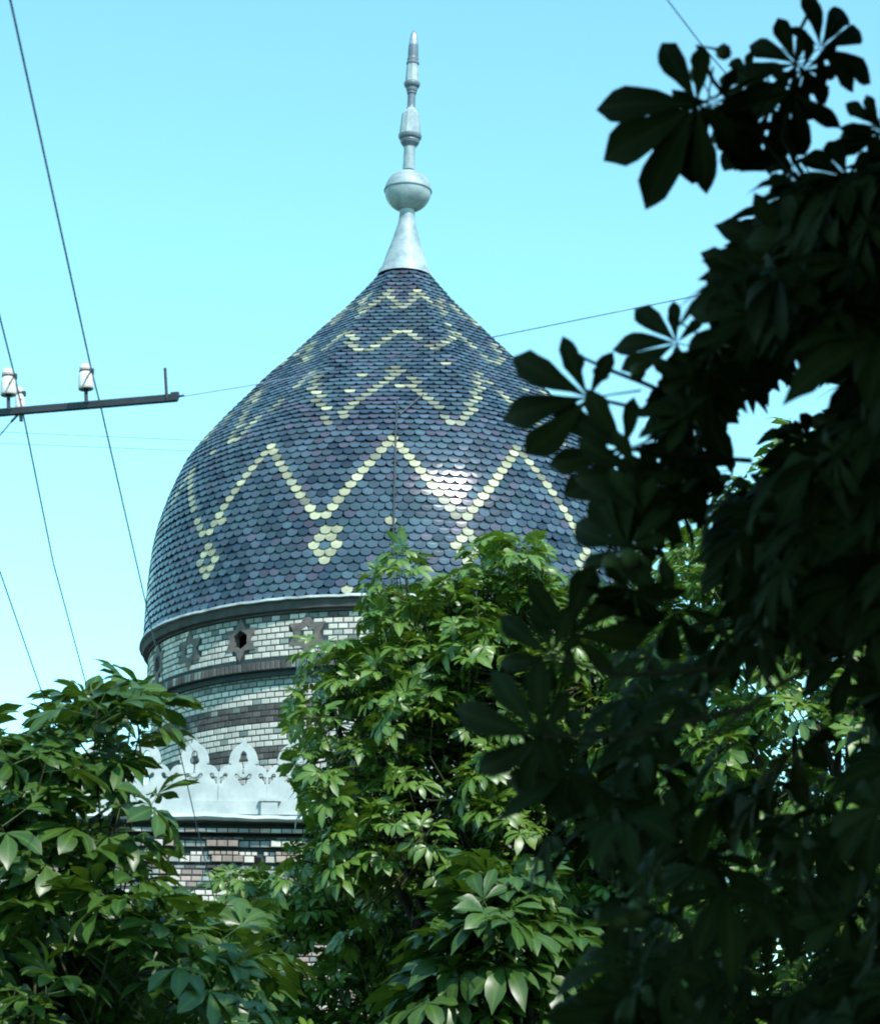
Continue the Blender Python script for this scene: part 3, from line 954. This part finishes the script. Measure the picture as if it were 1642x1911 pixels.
def whorl(p, axis, L, n, out, nvar, prio, spread=(40, 88), upv=(0, 0, 1)):
    axis = nrm(axis)
    a = nrm(np.cross(axis, (0.31, 0.2, 0.93) if abs(axis[2]) < .9 else (1, 0, 0))); b = np.cross(axis, a)
    ph = random.random() * 6.28
    for k in range(n):
        t = ph + 2 * math.pi * k / n + random.gauss(0, 0.25)
        phi = math.radians(random.uniform(*spread))
        d = axis * math.cos(phi) + (a * math.cos(t) + b * math.sin(t)) * math.sin(phi)
        nz = np.asarray(upv) + RNG.normal(0, 0.42, 3) + axis * 0.35
        s = L * random.uniform(0.72, 1.12)
        out.append((frame(d, nz, s, np.asarray(p) - axis * 0.02 * k), random.randrange(nvar), prio))

def crown_tree(name, root_xy, label, group, lm, poly, center, radii, L, n_whorls, seed, fork_z, extra=(), thin=None, back=None, fill=None, leaves_per=6, dmin=None, droop=0.28, wide=0.36, fine=1):
    random.seed(seed)
    rg = np.random.default_rng(seed)
    variants = [leaf_shape(seed * 10 + k, wide, droop, fine=fine) for k in range(6)] + [leaf_shape(seed * 10 + 7 + k, wide, droop, 5, fine=fine) for k in range(3)]
    c, R = np.asarray(center, float), np.asarray(radii, float)
    tips = []
    tries = 0
    while len(tips) < n_whorls and tries < n_whorls * 40:
        tries += 1
        q = rg.normal(0, 1, 3); q /= np.linalg.norm(q); q *= rg.uniform(0.25, 1) ** (1 / 2.2)
        p = c + q * R
        if p[2] < 1.2: continue
        x, y, z = proj(p)
        if z < 1: continue
        if in_frame(x, y, L / z * F * 0.8):
            if not pip(x, y, poly): continue
            if thin and y > thin[0] + thin[3] * x and x < thin[1] and rg.uniform() < thin[2]: continue
        ax = nrm(q * 0.8 + np.array([0, 0, 0.75]) + rg.normal(0, 0.25, 3))
        tips.append((p, ax))
    for _ in range(fill[0] if fill else 0):
        tips.append((P(rg.uniform(fill[1], fill[2]), rg.uniform(fill[3], fill[4]), rg.uniform(fill[5], fill[6])), nrm(rg.normal(0, .6, 3) + np.array([0, -.3, .7]))))
    if back:
        for _ in range(back[0]):
            tips.append((P(rg.uniform(back[1], back[2]), rg.uniform(back[3], back[4]), rg.uniform(back[5], back[6])), nrm(rg.normal(0, .5, 3) + np.array([0, -.3, .6]))))
    for px, py, Y, ang in extra:        # shoots that make the outline
        a = math.radians(ang)
        tips.append((P(px, py, Y), nrm(CR * math.cos(a) + np.array([0, 0, 1.0]) * math.sin(a) + np.array([0, -0.35, 0]) + rg.normal(0, .1, 3))))
    nback = len(tips) - len(extra)
    fork = np.array([root_xy[0], root_xy[1], fork_z])
    limbs, nodes = [], []
    for k in range(9):
        t = 2 * math.pi * k / 8 + rg.normal(0, 0.2)
        e = c + R * np.array([0.62 * math.cos(t), 0.62 * math.sin(t), 0.30 + rg.uniform(-0.25, 0.35)]) if k < 8 else c + R * np.array([0.05, 0, 0.75])
        pts = [fork + (e - fork) * s + np.array([0, 0, 0.3 * math.sin(math.pi * s)]) + (rg.normal(0, 0.05, 3) if 0 < s < 1 else 0) for s in np.linspace(0, 1, 8)]
        vis = []
        for q in pts:
            x, y, z = proj(q)
            if in_frame(x, y, 30) and not pip(x, y, [(a, b + 40) for a, b in poly]): break
            vis.append(q)
        if len(vis) > 2: limbs.append((vis, 0.07, 0.07 - 0.055 * len(vis) / 8))
        nodes += (vis if len(vis) > 3 else pts)[2:]
    nodes = np.array(nodes)
    leaves, twigs = [], []
    for ti, (p, ax) in enumerate(tips):
        x, y, z = proj(p)
        pr = 1.0 / z if in_frame(x, y, 20) else 0
        whorl(p, ax, L, max(3, leaves_per + random.randint(-2, 1)), leaves, 9, pr)
        nd = nodes[np.argmin(((nodes - p) ** 2).sum(1))]
        if back and nback - back[0] <= ti < nback:
            twigs.append(([p - ax * 0.3, p], 0.006, 0.005)); continue
        m = p - ax * min(0.45, np.linalg.norm(p - nd) * 0.5)
        if np.linalg.norm(nd - m) > 0.6: nd = m + (nd - m) / np.linalg.norm(nd - m) * 0.6
        twigs.append(([nd, (nd + m) / 2 - np.array([0, 0, .03]), m, p + ax * 0.02], 0.012, 0.006))
    return build_tree(name, root_xy, label, group, lm, variants, leaves, twigs, limbs, 0.16, fork)

G_T = 'horse chestnut trees in front of the building'
# left tree, large leaves
POLY_L = [(-80, 1400), (15, 1410), (65, 1470), (85, 1350), (150, 1290), (170, 1275), (260, 1285), (270, 1320), (250, 1390), (225, 1440), (255, 1490), (265, 1515), (240, 1510), (225, 1570), (270, 1650), (350, 1700), (410, 1720), (450, 1750), (480, 1800), (470, 1830), (480, 1960), (-80, 1960)]
cL = P(190, 1790, 18.6)
crown_tree('chestnut_tree', (cL[0] - .1, cL[1] + .3), 'large-leaved chestnut tree at lower left, in front of the white parapet', G_T, M_LEAF_L, POLY_L, cL, (2.1, 1.7, 2.0), 0.29, 140, 11, 2.4, thin=(1740, 600, 0.6, 0), fill=(30, -40, 460, 1720, 1960, 18.0, 19.2), back=(90, -60, 470, 1690, 1980, 19.6, 20.8), fine=2, wide=0.42,
           extra=[(255, 1325, 18.0, 85), (180, 1330, 18.2, 100), (130, 1360, 17.9, 130), (100, 1400, 18.0, 165), (262, 1365, 18.0, 80), (220, 1430, 17.8, 100), (180, 1440, 17.7, 100), (290, 1525, 17.6, 10), (130, 1470, 17.8, 120), (60, 1480, 18.0, 150), (-15, 1450, 17.8, 60), (-25, 1410, 18.0, 80), (215, 1545, 17.5, 80), (180, 1560, 17.5, 100), (60, 1600, 17.4, 120), (310, 1740, 17.3, 60), (230, 1690, 17.2, 90), (130, 1700, 17.2, 100), (400, 1765, 17.3, 60), (445, 1810, 17.4, 30), (30, 1720, 17.2, 110), (200, 1790, 17.0, 80), (330, 1800, 17.0, 80), (420, 1850, 17.0, 60), (90, 1850, 17.0, 90), (20, 1880, 17.0, 90)], leaves_per=5)

# middle tree
POLY_M = [(700, 1040), (735, 1020), (755, 1060), (780, 1095), (830, 1110), (870, 1060), (900, 1020), (975, 1020), (1030, 1085), (1070, 1110), (1130, 1105), (1200, 1100), (1330, 1060), (1330, 1960), (470, 1960), (540, 1800), (535, 1640), (600, 1560), (590, 1480), (570, 1440), (575, 1380), (570, 1310), (620, 1250), (680, 1210), (705, 1150), (710, 1090)]
cM = P(880, 1620, 26.0)
crown_tree('chestnut_tree', (cM[0], cM[1] + .3), 'bright sunlit chestnut tree in front of the dome, at the middle of the picture', G_T, M_LEAF_M, POLY_M, cM, (2.9, 2.2, 3.7), 0.175, 1350, 23, 3.0, thin=(1640, 830, 0.93, 0), fill=(200, 650, 1150, 1200, 1660, 26.4, 28.0), back=(330, 420, 900, 1640, 1980, 27.6, 29.6),
           extra=[(740, 1035, 25.5, 90), (700, 1085, 25.3, 150), (695, 1110, 25.2, 160), (940, 1005, 25.5, 90), (890, 1020, 25.3, 120), (1000, 1030, 25.4, 50), (830, 1095, 25.2, 100), (1060, 1095, 25.5, 40), (590, 1215, 25.0, 130), (580, 1260, 24.8, 150), (620, 1205, 25, 100), (555, 1300, 24.8, 170), (552, 1340, 24.6, 190), (558, 1430, 24.6, 200), (585, 1480, 24.6, 210), (545, 1600, 24.6, 170), (525, 1640, 24.4, 170), (1120, 1105, 25.4, 60), (690, 1150, 25, 160), (1180, 1100, 25.5, 70)], leaves_per=6, droop=0.32, wide=0.46)

# right-hand tree behind the dark boughs
POLY_R = [(1660, 640), (1600, 680), (1550, 730), (1500, 800), (1400, 850), (1340, 960), (1270, 1030), (1190, 1110), (1190, 1960), (1760, 1960), (1760, 620)]
cR = P(1560, 1420, 22.5)
crown_tree('chestnut_tree', (cR[0] + .2, cR[1] + .3), 'chestnut tree at the right edge, mostly hidden behind the dark foreground boughs', G_T, M_LEAF_M, POLY_R, cR, (2.4, 2.0, 3.6), 0.20, 520, 37, 3.0, fine=0, back=(170, 1200, 1720, 960, 1750, 23.6, 25.2), leaves_per=6, droop=0.3, wide=0.45)

# young tree low down at the middle, nearer than the others
POLY_Y = [(850, 1690), (900, 1650), (960, 1640), (1010, 1660), (1040, 1720), (1060, 1800), (1030, 1960), (760, 1960), (800, 1850), (830, 1760)]
cY = P(930, 1850, 20.3)
crown_tree('chestnut_sapling', (cY[0], cY[1] + .15), 'young chestnut with large sunlit leaves low at the middle of the bottom edge', G_T, M_LEAF_L, POLY_Y, cY, (0.72, 0.65, 1.1), 0.31, 44, 51, 1.8,
           extra=[(930, 1690, 20.4, 90), (985, 1665, 20.4, 70), (880, 1720, 20.3, 110), (1020, 1730, 20.3, 40), (850, 1800, 20.2, 140), (930, 1780, 20.1, 90), (1000, 1800, 20.1, 60), (840, 1870, 20.1, 120), (920, 1880, 20.0, 90)], leaves_per=5, fine=2, wide=0.42)

# ------------------------------------------------------------------ dark foreground boughs of the tree one stands under
random.seed(91); rg = np.random.default_rng(91)
vF = [leaf_shape(900 + k, 0.36, 0.34, 7, 0.55) for k in range(6)] + [leaf_shape(930 + k, 0.40, 0.25, 5, 0.55) for k in range(3)] + [leaf_shape(950 + k, 0.56, 0.25, 5, 0.7, 0) for k in range(3)]
leavesF, twigsF = [], []
def hero(px, py, Y, ang, Lpx, tilt=0.25, flip=1, k=None, pri=10.0, roll=0.0):
    """leaf whose hub lies at a point, its middle leaflet pointing along ang (degrees, seen from the camera)"""
    hubp = P(px, py, Y); L = Lpx / (F / proj(hubp)[2])
    a = math.radians(ang)
    d = nrm(CR * math.cos(a) + CU * math.sin(a) + FW * tilt)
    nz = -FW * flip + RNG.normal(0, 0.12, 3) + np.cross(d, FW) * roll
    kk = random.randrange(6) if k is None else k
    M = frame(d, nz, L, hubp - d * 0.55 * L)
    leavesF.append((M, kk, pri))
    return M[:3, 3]
H = [(1315, 215, 5.35, 262, 165, .3), (1300, 195, 5.2, 204, 212, .1), (1330, 190, 5.4, 300, 150, .3), (1262, 640, 5.5, 168, 122, .1), (1098, 742, 5.2, 188, 180, .1), (1165, 838, 5.2, 200, 176, .1),
     (1190, 880, 5.1, 235, 165, .25), (1030, 1225, 4.8, 150, 130, .1), (1060, 1185, 4.8, 35, 165, .1), (1010, 1375, 4.8, 172, 180, .1), (1060, 1440, 4.9, 205, 140, .2),
     (1485, 120, 5.6, 190, 130, .2), (1500, 130, 5.5, 320, 110, .3), (1530, 90, 5.5, 30, 140, .1), (1480, 170, 5.5, 250, 130, .2), (1440, 200, 5.6, 280, 140, .2), (1400, 150, 5.6, 170, 90, .4), (1400, 235, 5.5, 240, 110, .3),
     (1640, 235, 5.4, 190, 90, .2), (1650, 250, 5.4, 250, 110, .2), (1480, 315, 5.5, 170, 55, .2), (1475, 330, 5.5, 215, 60, .2), (1460, 455, 5.3, 205, 140, .1), (1440, 520, 5.2, 200, 150, .2), (1400, 590, 5.2, 215, 150, .2), (1500, 400, 5.4, 160, 110, .3), (1580, 330, 5.4, 140, 120, .3), (1560, 420, 5.3, 100, 130, .3),
     (1330, 640, 5.3, 330, 170, .2), (1300, 700, 5.3, 250, 120, .4), (1170, 1020, 5.0, 130, 150, .2), (1200, 960, 5.0, 200, 130, .2), (1260, 1130, 4.9, 220, 170, .3), (1180, 1100, 4.8, 260, 140, .5)]
for (px, py, Y, ang, Lp, tl) in H:
    st = hero(px, py, Y, ang, Lp, tl)
# mass of the boughs behind those outline leaves
POLY_F = [(1700, 250), (1600, 330), (1500, 345), (1450, 410), (1430, 470), (1400, 560), (1370, 640), (1290, 720), (1230, 780), (1250, 850), (1190, 960), (1190, 1060), (1200, 1130), (1150, 1220), (1090, 1330), (1030, 1420), (985, 1480), (985, 1570), (1060, 1640), (1150, 1690), (1150, 1760), (1100, 1850), (1060, 1960), (1720, 1960)]
HOLES = [(1520, 715, 48), (1390, 805, 38), (1300, 1000, 28), (1200, 820, 26), (1360, 590, 16), (1440, 760, 22), (1300, 1110, 60), (1400, 1150, 35), (1240, 1190, 40), (1560, 1190, 45), (1330, 1260, 40), (1450, 1250, 30), (1340, 1590, 60), (1120, 1400, 40), (1150, 1500, 36), (1260, 1480, 30), (1590, 1400, 40), (1260, 1680, 45), (1440, 1740, 32), (1560, 1640, 36), (1230, 1820, 40), (1420, 1890, 40), (1320, 1350, 34), (1480, 1420, 40), (1640, 1560, 30), (1090, 1580, 40), (1520, 715, 48), (1390, 805, 38), (1300, 1000, 28), (1200, 820, 26), (1360, 590, 16), (1330, 1130, 45), (1520, 1180, 35), (1340, 1580, 45), (1430, 1450, 30), (1180, 1300, 25), (1130, 1660, 30), (1620, 1700, 30), (1600, 1480, 25), (1480, 1810, 25), (1270, 830, 22), (1110, 1250, 24), (1280, 1240, 30), (1080, 1560, 25), (1240, 1700, 26), (1210, 1400, 22), (1570, 1330, 28), (1400, 1880, 30)]
cnt = 0
while cnt < 720:
    px, py = rg.uniform(940, 1720), rg.uniform(230, 1960)
    if not pip(px, py, POLY_F): continue
    Y = rg.uniform(4.6, 8.0)
    Lp = rg.uniform(0.11, 0.165) * F / (Y / 0.96)
    if py < 1120 and min((px - x) ** 2 + (py - y) ** 2 - (r + Lp * 0.55) ** 2 for x, y, r in HOLES[:7]) < 0: continue
    if py >= 1120 and rg.uniform() < 0.90 and min((px - x) ** 2 + (py - y) ** 2 - (r + Lp * 0.72) ** 2 for x, y, r in HOLES) < 0: continue
    hubp = P(px, py, Y); L = Lp / (F / proj(hubp)[2])
    # outward from the trunk side, blades spread like awnings, seen from beneath
    d = nrm(np.array([-0.7 + rg.normal(0, .5), rg.normal(0.1, .6), rg.normal(-0.25, .3)]))
    nz = np.array([0, -0.75, 0.65]) + rg.normal(0, 0.35, 3)
    M = frame(d, nz, L, hubp - d * 0.55 * L)
    x, y, z = proj(hubp)
    leavesF.append((M, random.randrange(9), 1.0 / Y))
    cnt += 1
# the crown overhead and to the right, out of the picture, which shades these boughs
LS = np.array(TO_SUN)
cF, RF = np.array([3.4, 4.2, 7.6]), np.array([6.2, 9.6, 4.8])
cnt = 0
while cnt < 1750:
    q = rg.normal(0, 1, 3); q /= np.linalg.norm(q); q *= rg.uniform(0.3, 1) ** (1 / 2.5)
    p = cF + q * RF
    if np.linalg.norm((p - CE) * (1, 1, 0.8)) < 1.3: continue
    # a gap cut into this unseen crown lets sun reach the crossarm
    if min(np.linalg.norm((p - n_) - LS * max(0, np.dot(p - n_, LS))) for n_ in (N1, N2, A1, (N1 + A1) / 2)) < 0.75: continue
    x, y, z = proj(p)
    if z > 0.0 and in_frame(x, y, 0.55 / max(z, 0.05) * F): continue
    lo = len(leavesF)
    whorl(p, nrm(q * 0.5 + np.array([0, 0, 0.8])), 0.29, 6, leavesF, 3, 0)
    for m in range(lo, len(leavesF)): leavesF[m] = (leavesF[m][0], leavesF[m][1] + 9, 0)
    cnt += 1
for _ in range(440):  # more unseen leaves, added to stop sun leaking onto the boughs
    q = rg.normal(0, 1, 3); q /= np.linalg.norm(q); q *= rg.uniform(0, 1) ** (1 / 3)
    p = np.array([2.6, 1.3, 6.7]) + q * np.array([2.7, 2.7, 2.2])
    x, y, z = proj(p)
    if z > 0 and in_frame(x, y, 0.55 / max(z, 0.05) * F): continue
    lo = len(leavesF)
    whorl(p, nrm(q * 0.5 + np.array([0, 0, 0.8])), 0.29, 6, leavesF, 3, 0)
    for m in range(lo, len(leavesF)): leavesF[m] = (leavesF[m][0], leavesF[m][1] + 9, 0)
fork = np.array([3.7, 4.9, 3.0])
limbs = []
for e in ([1.05, 5.3, 2.35], [1.0, 5.6, 3.3], [0.95, 5.6, 4.0], [1.2, 6.5, 2.9], [2.2, 1.0, 6.5], [4.5, 1.2, 7.4], [3.0, 4.0, 8.6], [5.5, 5.0, 7.2], [0.4, 2.4, 7.2]):
    e = np.array(e)
    pts = [fork + (e - fork) * s + np.array([0, 0, 0.35 * math.sin(math.pi * s)]) for s in np.linspace(0, 1, 9)]
    limbs.append((pts, 0.09, 0.014))
for pts in ([(1480, 145, 5.5), (1490, 60, 5.5), (1525, -10, 5.6), (1600, -90, 5.8)], [(1300, 195, 5.2), (1420, 255, 5.4), (1500, 350, 5.5), (1600, 430, 5.6)], [(1262, 640, 5.5), (1270, 680, 5.5), (1330, 700, 5.6), (1450, 720, 5.7)],
            [(1075, 662, 5.3), (1130, 688, 5.3), (1200, 715, 5.4), (1300, 760, 5.5)], [(1100, 742, 5.2), (1180, 760, 5.3), (1300, 800, 5.5)], [(1165, 838, 5.2), (1250, 850, 5.3), (1400, 860, 5.5)],
            [(1340, 92, 5.3), (1300, 85, 5.3), (1330, 150, 5.3), (1380, 210, 5.4)], [(1240, 1440, 4.6), (1442, 1285, 4.8), (1642, 1165, 5.0), (1800, 1080, 5.2)], [(1485, 120, 5.6), (1460, 260, 5.5), (1500, 330, 5.5)], [(1030, 1225, 4.6), (1150, 1260, 4.7), (1350, 1250, 4.9)], [(1010, 1375, 4.5), (1180, 1370, 4.7), (1400, 1320, 4.9)]):
    twigsF.append(([P(*q) for q in pts], 0.0035, 0.0065))
FR = [P(*q) for q in ((1074, 676, 5.3), (1122, 695, 5.3), (1190, 694, 5.35), (1350, 97, 5.3), (1302, 140, 5.3), (1140, 1052, 4.9), (1172, 1042, 4.9), (1196, 1056, 5.0), (1437, 972, 5.2), (1160, 1075, 4.95), (1128, 1708, 4.6), (1158, 1712, 4.6), (1190, 1700, 4.6))]
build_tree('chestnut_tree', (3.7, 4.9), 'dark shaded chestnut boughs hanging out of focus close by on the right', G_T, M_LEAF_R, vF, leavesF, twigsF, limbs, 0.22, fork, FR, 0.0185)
